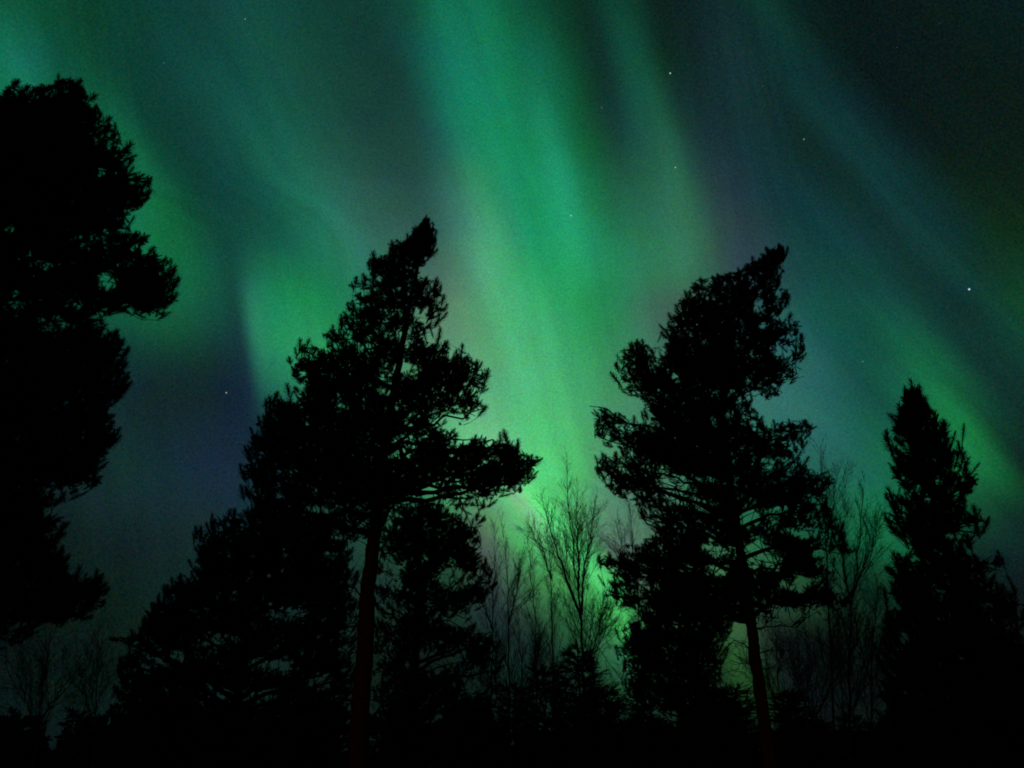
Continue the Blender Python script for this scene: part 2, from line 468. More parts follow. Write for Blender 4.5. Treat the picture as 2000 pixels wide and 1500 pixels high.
# ------------------------------------------------------------------ pines
def smooth_path(P, n):
    P = np.asarray(P, float)
    s = np.concatenate(([0], np.cumsum(np.linalg.norm(np.diff(P, axis=0), axis=1))))
    t = np.linspace(0, s[-1], n)
    Q = np.stack([np.interp(t, s, P[:, k]) for k in range(3)], 1)
    for _ in range(3):
        Q[1:-1] = (Q[:-2] + 2 * Q[1:-1] + Q[2:]) / 4
    return Q


def pine(label, Y, poly, trunk_px, r_base, seed, holes=(), dens=1.0, spacing=0.40, depth=0.8,
         n_limb=26, dead=(), shoot=1.0, template=None, needle=None, category='pine tree', name='pine_tree',
         up=0.95, max_depth=2.4, ragged=24, extra=()):
    rng = np.random.default_rng(seed)
    template = template or PINE_SHOOT
    needle = needle or M_NEEDLE
    poly = [tuple(map(float, p)) for p in poly]
    tp = np.array([unproject(u, v, Y) for u, v in trunk_px])      # top ... bottom
    tp = tp[np.argsort(tp[:, 2])]
    low = tp[0].copy()
    slope = (tp[1] - tp[0]) / max(1e-6, tp[1][2] - tp[0][2])
    gz = ground_z(low[0], low[1])
    base = low - slope * (low[2] - gz)
    base[2] = gz - 0.06
    path = smooth_path(np.vstack((base, tp)) if low[2] > gz + .3 else tp, 40)
    path[1:-1, 0] += rng.normal(0, .012, 38)
    H = path[-1][2]
    base = path[0].copy()
    rt = root(name, base, label, category, 'pines' if name == 'pine_tree' else None)
    rr = r_base * np.clip(1 - np.linspace(0, 1, 40) ** 1.15 * .93, .05, 1)
    rr[0] *= 1.25
    rr[1] *= 1.08
    tm = MB()
    pf = np.linspace(0, 39, 150)
    pth = np.stack([np.interp(pf, np.arange(40), path[:, k]) for k in range(3)], 1)
    rf = np.interp(pf, np.arange(40), rr) * (1 + rng.normal(0, .035, 150))
    tm.tube(pth, rf, 14)
    tv = tm.v[0]
    tv += rng.normal(0, .006, tv.shape)

    def trunk_at0(z):
        k = np.interp(z, path[:, 2], np.arange(40))
        i = min(38, int(k))
        return path[i] + (path[i + 1] - path[i]) * (k - i), float(np.interp(z, path[:, 2], rr))

    for _ in range(16):
        zz = rng.uniform(base[2] + 1.0, base[2] + (H - base[2]) * .55)
        a, ra = trunk_at0(zz)
        az = rng.uniform(0, 6.283)
        dd = np.array((math.cos(az), math.sin(az), rng.uniform(-.1, .5)))
        ln = rng.uniform(.12, .6)
        tm.tube([a + dd * ra * .8, a + dd * (ra + ln * .5) + rng.normal(0, .02, 3), a + dd * (ra + ln) + rng.normal(0, .04, 3)], (.016, .012, .006), 4)
    tm.build('trunk', M_PBARK if needle is M_NEEDLE else M_SBARK, rt, base, True)

    def trunk_at(z):
        k = np.interp(z, path[:, 2], np.arange(40))
        i = min(38, int(k))
        return path[i] + (path[i + 1] - path[i]) * (k - i), float(np.interp(z, path[:, 2], rr))

    pa = np.array(poly)
    u0, v0 = pa.min(0)
    u1, v1 = pa.max(0)
    rows = np.arange(v0, v1, 4.0)
    chord = []
    uu = np.arange(u0 - 4, u1 + 4, 4.0)
    for v in rows:
        msk = inside(poly, np.stack((uu, np.full(len(uu), v)), 1))
        chord.append((uu[msk].min(), uu[msk].max()) if msk.any() else (np.nan, np.nan))
    chord = np.array(chord)
    ok = ~np.isnan(chord[:, 0])
    cl = np.interp(rows, rows[ok], chord[ok, 0])
    ch = np.interp(rows, rows[ok], chord[ok, 1])
    mpp = np.linalg.norm(unproject((u0 + u1) / 2, (v0 + v1) / 2, Y) - EYE) / 1500.0   # metres per unit

    def keepf(uv, soft=0.0):
        q = uv + rng.normal(0, soft, uv.shape) if soft else uv
        k = inside(poly, q)
        pr = np.ones(len(uv))
        for (hu, hv, ru, rv, kp) in holes:
            d = (((q[:, 0] - hu) / ru) ** 2 + ((q[:, 1] - hv) / rv) ** 2) * rng.uniform(.45, 1.7, len(uv))
            pr = np.where(d < 1, np.minimum(pr, kp), pr)
        return k & (rng.random(len(uv)) < pr)

    area = (u1 - u0) * (v1 - v0)
    ntry = int(area / ((spacing / mpp) ** 2) * 9)
    cu = rng.uniform(u0, u1, ntry)
    cv = rng.uniform(v0, v1, ntry)
    c_in = keepf(np.stack((cu, cv), 1))
    cu, cv = cu[c_in], cv[c_in]
    L = np.interp(cv, rows, cl)
    Rr = np.interp(cv, rows, ch)
    c, w = (L + Rr) / 2, np.maximum(4, (Rr - L) / 2)
    D = np.sqrt(np.clip(w ** 2 - (cu - c) ** 2, 0, None)) * mpp * depth
    D = np.minimum(D, max_depth)
    dy = D * rng.uniform(-1, 1, len(cu))
    C = np.array([unproject(a, b, Y + e) for a, b, e in zip(cu, cv, dy)])
    # Poisson thinning in space
    keep = []
    sp2 = spacing ** 2
    KA = np.zeros((0, 3))
    for p, wl in zip(C, w):
        if len(keep) == 0 or (((KA - p) ** 2 * (1, 1, 1.7)).sum(1)).min() > sp2 * min(1, max(.45, wl / 75)) ** 2:
            keep.append(p)
            KA = np.vstack((KA, p))
    C = KA
    zlo, zhi = C[:, 2].min(), C[:, 2].max()

    # limbs: rooted on the trunk, running out to the outermost clusters
    radial = np.array([np.hypot(*(p - trunk_at(p[2])[0])[:2]) for p in C])
    order = np.argsort(-radial + rng.normal(0, .25, len(C)))
    limbs, used = [], []
    for i in order:
        p = C[i]
        if radial[i] < 0.5:
            continue
        if used and (((np.array(used) - p) ** 2 * (1, 1, 2.2)).sum(1)).min() < 0.95 ** 2:
            continue
        used.append(p)
        k = (p[2] - zlo) / max(.1, zhi - zlo)
        best = None
        for sl in (0.05 + 0.75 * k, 0.0, 0.3, 0.8, -0.25, 1.2):
            zr = p[2] - radial[i] * sl
            zr = min(max(zr, path[0][2] + (zlo - path[0][2]) * .8), H - .5)
            a, ra = trunk_at(zr)
            mid = (a + p) / 2 + np.array((0, 0, radial[i] * rng.uniform(-.04, .10))) + rng.normal(0, .06, 3)
            t = np.linspace(0, 1, 9)[:, None]
            cur = (1 - t) ** 2 * a + 2 * t * (1 - t) * mid + t ** 2 * p
            cur[2:-1] += rng.normal(0, .04, (6, 3))
            out_n = int((edge_dist(poly, project(cur[1:])) < -3).sum())
            if best is None or out_n < best[0]:
                best = (out_n, cur, ra)
            if out_n == 0:
                break
        if best[0] > 1:
            continue
        cur, ra = best[1], best[2]
        r0 = min(ra * .55, 0.018 + 0.016 * np.linalg.norm(cur[-1] - cur[0]))
        limbs.append((cur, r0 * np.linspace(1, .22, 9)))
        if len(limbs) >= n_limb:
            break
    for (du, dv, eu, ev, r0, ddy) in dead:          # bare lower branches
        e = unproject(eu, ev, Y + ddy)
        az = unproject(du, dv, Y)
        a, ra = trunk_at(az[2])
        mid = (a + e) / 2 + np.array((0, 0, .18))
        t = np.linspace(0, 1, 9)[:, None]
        cur = (1 - t) ** 2 * a + 2 * t * (1 - t) * mid + t ** 2 * e
        cur[2:-1] += rng.normal(0, .03, (6, 3))
        limbs.append((cur, r0 * np.linspace(1, .2, 9)))
    bark = M_PBARK if needle is M_NEEDLE else M_SBARK
    for cur, lr in limbs:
        bm_ = MB()
        bm_.tube(cur, lr, 6)
        bm_.build('branch', bark, rt, base, True)

    cm = MB()
    LP = np.concatenate([l[0][2:] for l in limbs]) if limbs else path
    for cur, lr in limbs[len(limbs) - len(dead):] if dead else []:
        for k in range(2, 9):
            for _ in range(2):
                d = cur[min(8, k)] - cur[k - 2] + rng.normal(0, .35, 3)
                d /= np.linalg.norm(d)
                ln = rng.uniform(.25, .8)
                cm.tube([cur[k], cur[k] + d * ln * .5 + rng.normal(0, .04, 3), cur[k] + d * ln + rng.normal(0, .06, 3)], (.008, .006, .003), 3)
    P, Dn, S, Tm, tips = [], [], [], [], []
    links = []
    for p in C:
        d2 = ((LP - p) ** 2).sum(1)
        a = LP[int(d2.argmin())]
        tz = trunk_at(p[2])[0]
        out = p - tz
        out[2] = 0
        out /= np.linalg.norm(out) + .3
        if .05 < np.sqrt(d2.min()) < 1.1:
            links.append(np.stack((a, (a + p) / 2 + rng.normal(0, .05, 3) - np.array((0, 0, .03)), p)))
        hi = (p[2] - zlo) / max(.1, zhi - zlo)
        nt_ = int(rng.integers(7, 11) * dens * (.9 + .75 * hi) + rng.random())
        for _ in range(nt_):
            e = rng.normal(size=3)
            e /= np.linalg.norm(e)
            e *= rng.uniform(.45, 1.0) * np.array((.36, .36, .24)) * (spacing / .40)
            e += out * .10
            tip = p + e
            d = e / (np.linalg.norm(e) + .01) * .6 + out * .4 + np.array((0, 0, up * .6)) + rng.normal(0, .33, 3)
            d /= np.linalg.norm(d)
            ti = len(tips)
            tips.append((p, (p + tip) / 2 + rng.normal(0, .02, 3), tip))
            P.append(tip - d * .03); Dn.append(d); S.append(rng.uniform(.7, 1.05) * shoot); Tm.append(ti)
            for _k in range(int(rng.integers(2, 4))):
                ld = d + rng.normal(0, .6, 3) + np.array((0, 0, .15))
                P.append(tip - d * rng.uniform(.02, .14)); Dn.append(ld / np.linalg.norm(ld)); S.append(rng.uniform(.5, .85) * shoot); Tm.append(ti)
    if links:
        lk = np.array(links)
        okl = np.ones(len(lk), bool)
        for f in (.25, .5, .75):
            okl &= edge_dist(poly, project(lk[:, 0] * (1 - f) + lk[:, 2] * f)) > 2
        for l in lk[okl]:
            cm.tube(l, (.014, .011, .007), 4)
    P, Dn, S, Tm = np.array(P), np.array(Dn), np.array(S), np.array(Tm)
    ends = project(P + Dn * (.29 * S)[:, None])
    bases = project(P)
    marg = rng.uniform(0, ragged, len(tips)) * (rng.random(len(tips)) < .75)
    tp_k = np.ones((len(tips),), bool)
    tuv = project(np.array([t_[2] for t_ in tips]))
    marg = np.minimum(marg, .16 * np.interp(tuv[:, 1], rows, (ch - cl) / 2))
    for (hu, hv, ru, rv, kp) in holes:
        dh = (((tuv[:, 0] - hu) / ru) ** 2 + ((tuv[:, 1] - hv) / rv) ** 2) * rng.uniform(.4, 2.0, len(tips))
        tp_k &= ~((dh < 1) & (rng.random(len(tips)) > kp))
    rim = edge_dist(poly, tuv)
    hwid = np.interp(tuv[:, 1], rows, (ch - cl) / 2)
    tp_k &= (rim > 34) | (hwid < 70) | (rng.random(len(tips)) < .62)
    msk = tp_k[Tm] & (edge_dist(poly, ends) > marg[Tm]) & (edge_dist(poly, bases) > marg[Tm])
    for (hu, hv, ru, rv, kp) in holes:
        for q in (ends, bases):
            dh = (((q[:, 0] - hu) / ru) ** 2 + ((q[:, 1] - hv) / rv) ** 2) * rng.uniform(.4, 2.4, len(q))
            msk &= ~((dh < .7) & (rng.random(len(q)) > max(.22, kp)))
    for ti in np.unique(Tm[msk]):
        cm.tube(tips[ti], (.006, .005, .004), 3)
    P, Dn, S = list(P[msk]), list(Dn[msk]), list(S[msk])
    EP, ED, ES = [], [], []
    # upright end shoots along the upper and outer edge of the crown
    q0 = np.array(poly)
    q1 = np.roll(q0, -1, axis=0)
    ccw = np.sign((q0[:, 0] * q1[:, 1] - q1[:, 0] * q0[:, 1]).sum())
    for a, b in zip(q0, q1):
        ln = np.linalg.norm(b - a)
        nrm = np.array(((b - a)[1], -(b - a)[0])) * ccw / (ln + 1e-6)       # outward, v down
        if nrm[1] > .45 or a[1] > 1300:
            continue
        for k in range(max(1, int(ln / 13 + rng.random()))):
            q = a + (b - a) * rng.random() - nrm * rng.uniform(-13, 10)
            tip = unproject(q[0], q[1], Y + rng.normal(0, .25))
            dd = np.array((nrm[0] * rng.uniform(.1, .7), rng.normal(0, .25), rng.uniform(.8, 1.2)))
            if nrm[1] > -.2:
                dd[2] *= rng.uniform(.35, 1)
            dd /= np.linalg.norm(dd)
            sc = rng.uniform(.85, 1.4) * shoot
            b0 = tip - dd * .34 * sc
            hole = any(((q[0] - h[0]) / h[2]) ** 2 + ((q[1] - h[1]) / h[3]) ** 2 < 1 for h in holes)
            if hole or edge_dist(poly, project(b0))[0] < 1:
                continue
            root_p = b0 - dd * .25 - np.array((nrm[0], 0, -nrm[1])) * .16
            if edge_dist(poly, project(root_p))[0] < -2:
                continue
            cm.tube([root_p, (root_p + b0) / 2 - np.array((0, 0, .03)), b0], (.009, .007, .006), 3)
            EP.append(b0); ED.append(dd); ES.append(sc)
            if rng.random() < .6:
                d3 = dd + rng.normal(0, .4, 3)
                P += [root_p]; Dn += [d3 / np.linalg.norm(d3)]; S += [sc * .9]
    for (eu, ev, tu, tv) in extra:                  # single shoots standing clear of the crown
        a, b = unproject(eu, ev, Y), unproject(tu, tv, Y)
        cm.tube([a, (a + b) / 2, b], (.012, .009, .006), 4)
        dd = (b - a) / np.linalg.norm(b - a)
        P += [b - dd * .28, b - dd * .44]; Dn += [dd, dd]; S += [1.0, .95]
    # the leader at the very top
    top = path[-1]
    for k in range(7):
        d = np.array((0, 0, 1.0)) + rng.normal(0, .28 if k else .03, 3)
        P.append(top - np.array((0, 0, .12 + .05 * k))); Dn.append(d / np.linalg.norm(d)); S.append(1.15 * shoot if k == 0 else .8 * shoot)
    cm.shoots(P, Dn, S, rng, template)
    cm.shoots(EP, ED, ES, rng, END_SHOOT)
    cm.build('crown', needle, rt, base)
    print('PINE', label[:40], 'clusters', len(C), 'shoots', len(P), 'limbs', len(limbs), 'H %.1f' % H)
    return rt


# tallest pine at the left edge
def vp(u, v, v2):
    return (1000 + (u - 1000) * (v2 + 2150) / (v + 2150), v2)


pine('tallest pine, its broad black crown cut off by the left edge of the picture', 12.6,
     [(-420, 330), (-330, 230), (-200, 190), (-60, 185), (0, 178), (18, 164), (44, 164), (60, 176), (92, 160), (138, 148), (168, 164), (173, 186), (188, 196),
      (197, 220), (216, 238), (240, 254), (243, 276), (264, 284), (256, 312), (248, 328), (276, 342), (302, 354), (296, 388), (276, 408),
      (257, 420), (262, 440), (284, 452), (289, 488), (328, 496), (349, 522), (341, 544), (353, 592), (336, 608), (300, 633), (262, 626), (236, 610),
      (205, 622), (200, 636), (240, 655), (253, 690), (244, 738), (256, 765), (223, 798), (238, 862), (216, 894), (198, 950), (150, 972), (120, 990),
      (130, 1020), (114, 1056), (142, 1108), (206, 1120), (223, 1146), (198, 1190), (162, 1212), (114, 1230), (40, 1260), (-40, 1290), (-250, 1330), (-520, 1330),
      (-620, 1200), (-560, 900), (-520, 620), (-470, 450)],
     [(138, 172), (112, 260), (74, 350), vp(40, 444, 444), vp(40, 444, 700), vp(40, 444, 1000), vp(40, 444, 1300)], .24, 11,
     holes=[(208, 552, 22, 20, .2), (190, 470, 60, 22, .65), (197, 338, 18, 9, .35), (217, 288, 24, 11, .6), (20, 447, 14, 16, .3), (60, 520, 46, 18, .7),
            (15, 600, 50, 20, .65), (150, 590, 40, 18, .7), (90, 640, 80, 10, .55), (30, 855, 26, 18, .6), (70, 960, 80, 22, .7), (100, 1000, 50, 14, .65), (110, 790, 46, 14, .7), (60, 1240, 110, 26, .6)],
     spacing=.42, n_limb=42, dens=1.0)

# leaning-topped pine left of centre
pine('tall pine left of centre with a tapering top and one long bough reaching right', 15.5,
     [(830, 422), (851, 436), (853, 480), (843, 508), (818, 530), (842, 537), (861, 548), (867, 570), (879, 582), (870, 608), (859, 618), (865, 636), (851, 656),
      (873, 674), (906, 680), (923, 696), (938, 716), (950, 730), (973, 746), (965, 762), (937, 766), (947, 784), (945, 812), (920, 824), (893, 832), (887, 852),
      (912, 866), (930, 842), (944, 850), (960, 858), (990, 848), (1009, 866), (1029, 878), (1060, 890), (1058, 922), (1038, 950), (1018, 970), (990, 974), (962, 990), (948, 1026), (930, 1040), (890, 1010), (840, 990),
      (770, 990), (735, 1040), (700, 1075), (600, 1070), (500, 1040), (474, 1000), (470, 950), (476, 916), (480, 893), (466, 877), (486, 860), (500, 832), (516, 808), (510, 788), (532, 775), (567, 768), (569, 732), (561, 712),
      (579, 696), (573, 672), (584, 668), (600, 664), (626, 678), (640, 672), (624, 652), (640, 648), (653, 640), (654, 620), (678, 607), (680, 588), (688, 572), (685, 545), (716, 540), (711, 522), (720, 503),
      (758, 496), (757, 474), (776, 468), (802, 458)],
     [(831, 434), (815, 520), (790, 650), (762, 800), (740, 950), (723, 1100), (713, 1250), (704, 1400)], .205, 21,
     holes=[(785, 662, 18, 10, .1), (712, 676, 24, 9, .3), (792, 720, 32, 18, .25), (748, 748, 16, 12, .35), (766, 882, 34, 16, .3), (865, 820, 40, 26, .55),
            (800, 855, 40, 14, .6), (880, 985, 75, 34, .55), (835, 955, 40, 18, .4), (544, 990, 20, 30, .12), (620, 1000, 60, 16, .5), (560, 930, 30, 16, .6), (960, 900, 26, 12, .6), (640, 1060, 50, 16, .4), (720, 470, 3, 3, 0)],
     n_limb=44, dead=[(716, 1180, 655, 1120, .022, .3), (716, 1190, 778, 1165, .02, -.4), (712, 1240, 668, 1215, .016, .2), (710, 1280, 640, 1290, .018, -.5), (711, 1260, 770, 1290, .016, .4), (720, 1110, 770, 1080, .02, .2)])

# pine right of centre
pine('tall pine right of centre with a crooked tip and ragged open boughs', 18.0,
     [(1527, 474), (1541, 493), (1530, 515), (1534, 554), (1543, 580), (1534, 610), (1528, 627), (1562, 626), (1569, 641), (1556, 657), (1572, 665), (1573, 693), (1560, 714),
      (1578, 722), (1569, 741), (1534, 754), (1517, 751), (1530, 765), (1547, 776), (1525, 789), (1490, 785), (1474, 780), (1474, 792), (1487, 805), (1487, 822), (1516, 825), (1568, 817), (1597, 824), (1593, 849), (1573, 864),
      (1573, 896), (1591, 921), (1620, 921), (1634, 940), (1617, 958), (1621, 987), (1647, 1018), (1651, 1057), (1673, 1074), (1650, 1098), (1634, 1086), (1630, 1116), (1656, 1160), (1668, 1200), (1630, 1225), (1590, 1205), (1550, 1228), (1515, 1212), (1485, 1235), (1440, 1215), (1400, 1240), (1340, 1220), (1265, 1225),
      (1221, 1194), (1198, 1188), (1176, 1162), (1195, 1128), (1168, 1114), (1159, 1088), (1199, 1074), (1229, 1061), (1277, 1045), (1273, 1034), (1247, 1017), (1240, 987), (1208, 975), (1182, 953), (1165, 927), (1155, 905), (1169, 891), (1205, 883), (1178, 871), (1154, 841),
      (1161, 823), (1151, 810), (1144, 787), (1182, 797), (1221, 810), (1265, 826), (1262, 810), (1252, 780), (1210, 767), (1199, 732), (1208, 710), (1201, 690), (1247, 663), (1286, 667), (1283, 649), (1297, 629), (1312, 615),
      (1325, 583), (1343, 570), (1349, 549), (1377, 544), (1399, 531), (1447, 527), (1460, 510), (1481, 505), (1492, 490)],
     [(1524, 486), (1492, 515), (1450, 565), (1420, 650), (1409, 750), (1414, 850), (1434, 990), (1452, 1110), (1467, 1230), (1478, 1310), (1489, 1390)], .155, 31,
     holes=[(1526, 686, 24, 14, .15), (1482, 595, 10, 26, .25), (1465, 745, 16, 14, .5), (1421, 812, 6, 10, .05), (1394, 826, 8, 10, .1), (1280, 690, 22, 34, .45), (1318, 732, 12, 10, .3),
            (1502, 905, 18, 14, .3), (1542, 915, 20, 16, .4), (1470, 892, 14, 12, .5), (1320, 952, 46, 30, .4), (1366, 985, 30, 14, .3), (1467, 1010, 26, 20, .15), (1512, 1004, 20, 12, .3),
            (1477, 1080, 30, 32, .12), (1400, 1078, 30, 14, .1), (1402, 1112, 30, 14, .12), (1344, 1122, 14, 20, .2), (1610, 1070, 20, 40, .4), (1490, 640, 12, 12, .5), (1230, 840, 20, 10, .5), (1250, 1150, 26, 26, .4), (1560, 1040, 40, 14, .5), (1420, 940, 40, 12, .6), (1560, 1140, 60, 18, .5), (1590, 1200, 90, 24, .5), (1500, 1210, 40, 18, .5), (1390, 1200, 40, 16, .5), (1660, 1130, 30, 30, .5), (1510, 1100, 24, 20, .4)],
     n_limb=44, dead=[(1452, 1112, 1375, 1090, .03, -.4), (1448, 1085, 1390, 1082, .016, .3), (1467, 1232, 1555, 1226, .02, .3), (1472, 1280, 1560, 1276, .016, -.3), (1470, 1275, 1425, 1255, .02, .3), (1480, 1310, 1545, 1320, .014, .2), (1475, 1290, 1430, 1320, .014, -.2)])

# narrow pine at the right
pine('narrow younger pine near the right edge with short upright shoots', 14.5,
     [(1769, 753), (1782, 762), (1795, 749), (1804, 780), (1817, 791), (1816, 808), (1832, 807), (1843, 838), (1857, 838), (1853, 860), (1870, 866), (1881, 862), (1891, 887), (1880, 915), (1914, 926),
      (1921, 958), (1890, 986), (1944, 1003), (1930, 1042), (1898, 1066), (1908, 1088), (1976, 1078), (1966, 1108), (1930, 1140), (2000, 1150), (2060, 1190), (1990, 1230), (2080, 1300), (2110, 1540), (1690, 1540), (1716, 1300), (1715, 1256), (1721, 1212),
      (1742, 1170), (1730, 1153), (1742, 1127), (1730, 1095), (1757, 1064), (1741, 1047), (1716, 1025), (1733, 988), (1736, 961), (1741, 935), (1732, 902), (1739, 839), (1741, 803), (1763, 785), (1764, 759)],
     [(1784, 764), (1796, 850), vp(1826, 1000, 1000), vp(1826, 1000, 1200), vp(1826, 1000, 1400)], .13, 41,
     holes=[(1800, 826, 10, 14, .25), (1838, 938, 8, 14, .12), (1770, 1010, 12, 10, .5), (1960, 1200, 60, 40, .6), (1880, 1040, 24, 14, .4), (1760, 1240, 30, 20, .4), (1810, 900, 14, 10, .4), (1860, 960, 16, 10, .35), (1790, 1090, 20, 10, .4), (1900, 1120, 30, 12, .4), (1840, 1160, 30, 12, .4), (1770, 880, 10, 12, .4), (1755, 960, 10, 8, .3)], n_limb=40, spacing=.38, dens=.7, shoot=1.25, up=1.4, ragged=34, extra=[(1768, 795, 1767, 754), (1797, 790, 1796, 751), (1783, 800, 1782, 760), (1774, 800, 1775, 762), (1790, 800, 1789, 764), (1808, 820, 1807, 785), (1878, 880, 1883, 828), (1858, 872, 1866, 842)])

# lower pine at the left, behind the leaning-topped one
pine('lower bushy pine spreading left, in front of the dark blue gap of sky', 17.5,
     [(520, 960), (476, 996), (456, 1002), (430, 1006), (408, 1012), (396, 1030), (372, 1040), (378, 1080), (371, 1122), (345, 1122), (331, 1134), (320, 1164), (281, 1178), (271, 1224), (240, 1240), (205, 1244), (215, 1256), (240, 1262), (226, 1300), (224, 1344), (205, 1392), (220, 1540),
      (640, 1540), (690, 1400), (700, 1300), (690, 1250), (705, 1180), (690, 1120), (690, 1060), (600, 980)],
     [(522, 972), vp(522, 972, 1100), vp(522, 972, 1250), vp(522, 972, 1400)], .15, 51,
     holes=[(520, 1300, 60, 16, .35), (420, 1250, 70, 16, .4), (470, 1365, 90, 26, .45), (620, 1330, 40, 14, .4), (330, 1290, 60, 20, .6), (260, 1260, 30, 10, .4), (560, 1200, 60, 18, .5), (690, 1142, 12, 24, .5), (686, 1205, 12, 22, .5), (684, 1244, 12, 14, .5)], n_limb=36, spacing=.42)

pine('rounded dark pine just right of the red trunk, behind the long bough', 21.0,
     [(770, 985), (840, 975), (900, 1000), (936, 1030), (944, 1076), (958, 1092), (964, 1148), (956, 1172), (925, 1204), (935, 1232), (975, 1242), (985, 1330), (990, 1530), (735, 1530), (720, 1440), (722, 1320), (728, 1230), (735, 1130), (735, 1050), (740, 1010)],
     [vp(815, 1200, 1000), vp(815, 1200, 1200), vp(815, 1200, 1400)], .20, 61,
     holes=[(880, 1130, 40, 30, .5), (900, 1210, 30, 18, .3), (850, 1290, 60, 30, .4), (930, 1330, 40, 40, .4), (840, 1190, 10, 40, .5), (765, 1120, 26, 36, .3), (765, 1200, 24, 34, .45), (760, 1270, 24, 30, .6)], n_limb=26, dead=[(812, 1240, 770, 1200, .02, .2), (810, 1300, 770, 1290, .016, .3)])

pine('dense low pine to the left of the crooked-tipped pine trunk', 22.0,
     [(1300, 1120), (1360, 1110), (1425, 1150), (1440, 1220), (1424, 1250), (1416, 1330), (1450, 1345), (1482, 1440), (1490, 1520), (1200, 1520), (1212, 1306), (1198, 1262), (1213, 1226), (1250, 1190)],
     [(1345, 1125), vp(1345, 1125, 1250), vp(1345, 1125, 1400)], .13, 71, holes=[(1230, 1380, 20, 16, .3), (1300, 1400, 40, 12, .4)], n_limb=20)


# ------------------------------------------------------------------ bare birches
def birch(label, Y, stems, seed, lat=1.35, r0=.05, group='bare birches', fine=1.25):
    rng = np.random.default_rng(seed)
    paths = []
    for st in stems:
        P = np.array([unproject(u, v, Y + dy) for (u, v, dy) in st])
        paths.append(P)
    b = paths[0][0].copy()
    gz = ground_z(b[0], b[1])
    base = np.array((b[0], b[1], gz - .05))
    rt = root('birch_tree', base, label, 'birch tree', group)
    cm = MB()

    def branch(p, d, ln, r, lvl):
        n = 5
        pts = [p]
        dd = d / np.linalg.norm(d)
        for k in range(n - 1):
            dd = dd + rng.normal(0, .10, 3) + np.array((0, 0, .07 if lvl < 2 else -.03))
            dd /= np.linalg.norm(dd)
            pts.append(pts[-1] + dd * ln / (n - 1))
        pts = np.array(pts)
        cm.tube(pts, np.linspace(r, max(.0022, r * .3), n), 4 if lvl == 0 else 3)
        if lvl >= 2:
            return
        nc = int((ln * (7.0 if lvl == 0 else 6.5)) * fine + rng.random())
        for _ in range(nc):
            t = rng.uniform(.15, 1.0)
            k = t * (n - 1)
            i = min(n - 2, int(k))
            q = pts[i] + (pts[i + 1] - pts[i]) * (k - i)
            ax = pts[i + 1] - pts[i]
            ax /= np.linalg.norm(ax)
            side = np.cross(ax, rng.normal(size=3))
            side /= np.linalg.norm(side) + 1e-9
            branch(q, ax + side * rng.uniform(.25, .65), ln * rng.uniform(.28, .55) * (1.1 - .5 * t), max(.0028, r * .45), lvl + 1)

    for si, P in enumerate(paths):
        if si == 0:
            P = np.vstack((base, P))
        Q = smooth_path(P, 26)
        Q[2:-1] += rng.normal(0, .018, (23, 3))
        total = np.linalg.norm(np.diff(Q, axis=0), axis=1).sum()
        rr = .85 * (r0 if si == 0 else r0 * .7) * (1 - np.linspace(0, 1, 26) * .93)
        m = MB()
        m.tube(Q, rr, 7)
        m.build('trunk' if si == 0 else 'stem', M_BIRCH, rt, base, True)
        t0 = .32 if si == 0 else .08
        nb = int(total * (1 - t0) / .17 * lat)
        for k in range(nb):
            t = t0 + (1 - t0) * (k + rng.random()) / nb
            x = t * 25
            i = min(24, int(x))
            q = Q[i] + (Q[i + 1] - Q[i]) * (x - i)
            ax = Q[i + 1] - Q[i]
            ax /= np.linalg.norm(ax)
            side = np.cross(ax, rng.normal(size=3))
            side /= np.linalg.norm(side) + 1e-9
            branch(q, ax + side * rng.uniform(.22, .52), (.45 + 1.6 * (1 - t) ** .8) * rng.uniform(.6, 1.1), .0045 + .006 * (1 - t), 0)
    cm.build('crown', M_TWIG, rt, base)
    return rt


birch('bare birch with several stems, its thin tip highest between the two tall pines', 24,
      [[(1142, 1500, 0), (1139, 1290, 0), (1136, 1210, 0), (1125, 1127, 0), (1120, 1084, 0), (1110, 993, 0), (1106, 900, 0)],
       [(1137, 1215, 0), (1117, 1160, -.2), (1104, 1119, -.4), (1090, 1078, -.5), (1073, 1030, -.6), (1059, 968, -.7)],
       [(1136, 1200, 0), (1137, 1150, .3), (1143, 1101, .5), (1155, 1041, .7), (1163, 975, .8)],
       [(1130, 1150, 0), (1131, 1090, -.4), (1126, 1020, -.6), (1128, 960, -.8)]], 101, r0=.075)
birch('bare birch leaning left beside the many-stemmed one', 25,
      [[(1082, 1500, 0), (1080, 1283, 0), (1079, 1162, 0), (1073, 1075, 0), (1066, 1030, 0)], [(1077, 1130, 0), (1060, 1075, .3), (1045, 1030, .5)]], 102, r0=.055)
birch('thin bare birch third from the left in the bright gap', 26,
      [[(1050, 1500, 0), (1047, 1290, 0), (1046, 1197, 0), (1036, 1112, 0), (1029, 1050, 0)]], 103, r0=.05)
birch('bare birch second from the left in the bright gap', 26.5,
      [[(996, 1500, 0), (993, 1300, 0), (993, 1200, 0), (991, 1110, 0), (979, 1022, 0)], [(993, 1220, 0), (1010, 1150, .4), (1015, 1090, .6)]], 104, r0=.055)
birch('bare birch nearest the long pine bough, leftmost in the bright gap', 25.5,
      [[(958, 1500, 0), (961, 1290, 0), (963, 1197, 0), (966, 1100, 0), (966, 1020, 0)], [(962, 1230, 0), (944, 1180, -.3), (936, 1130, -.4)]], 105, r0=.05)
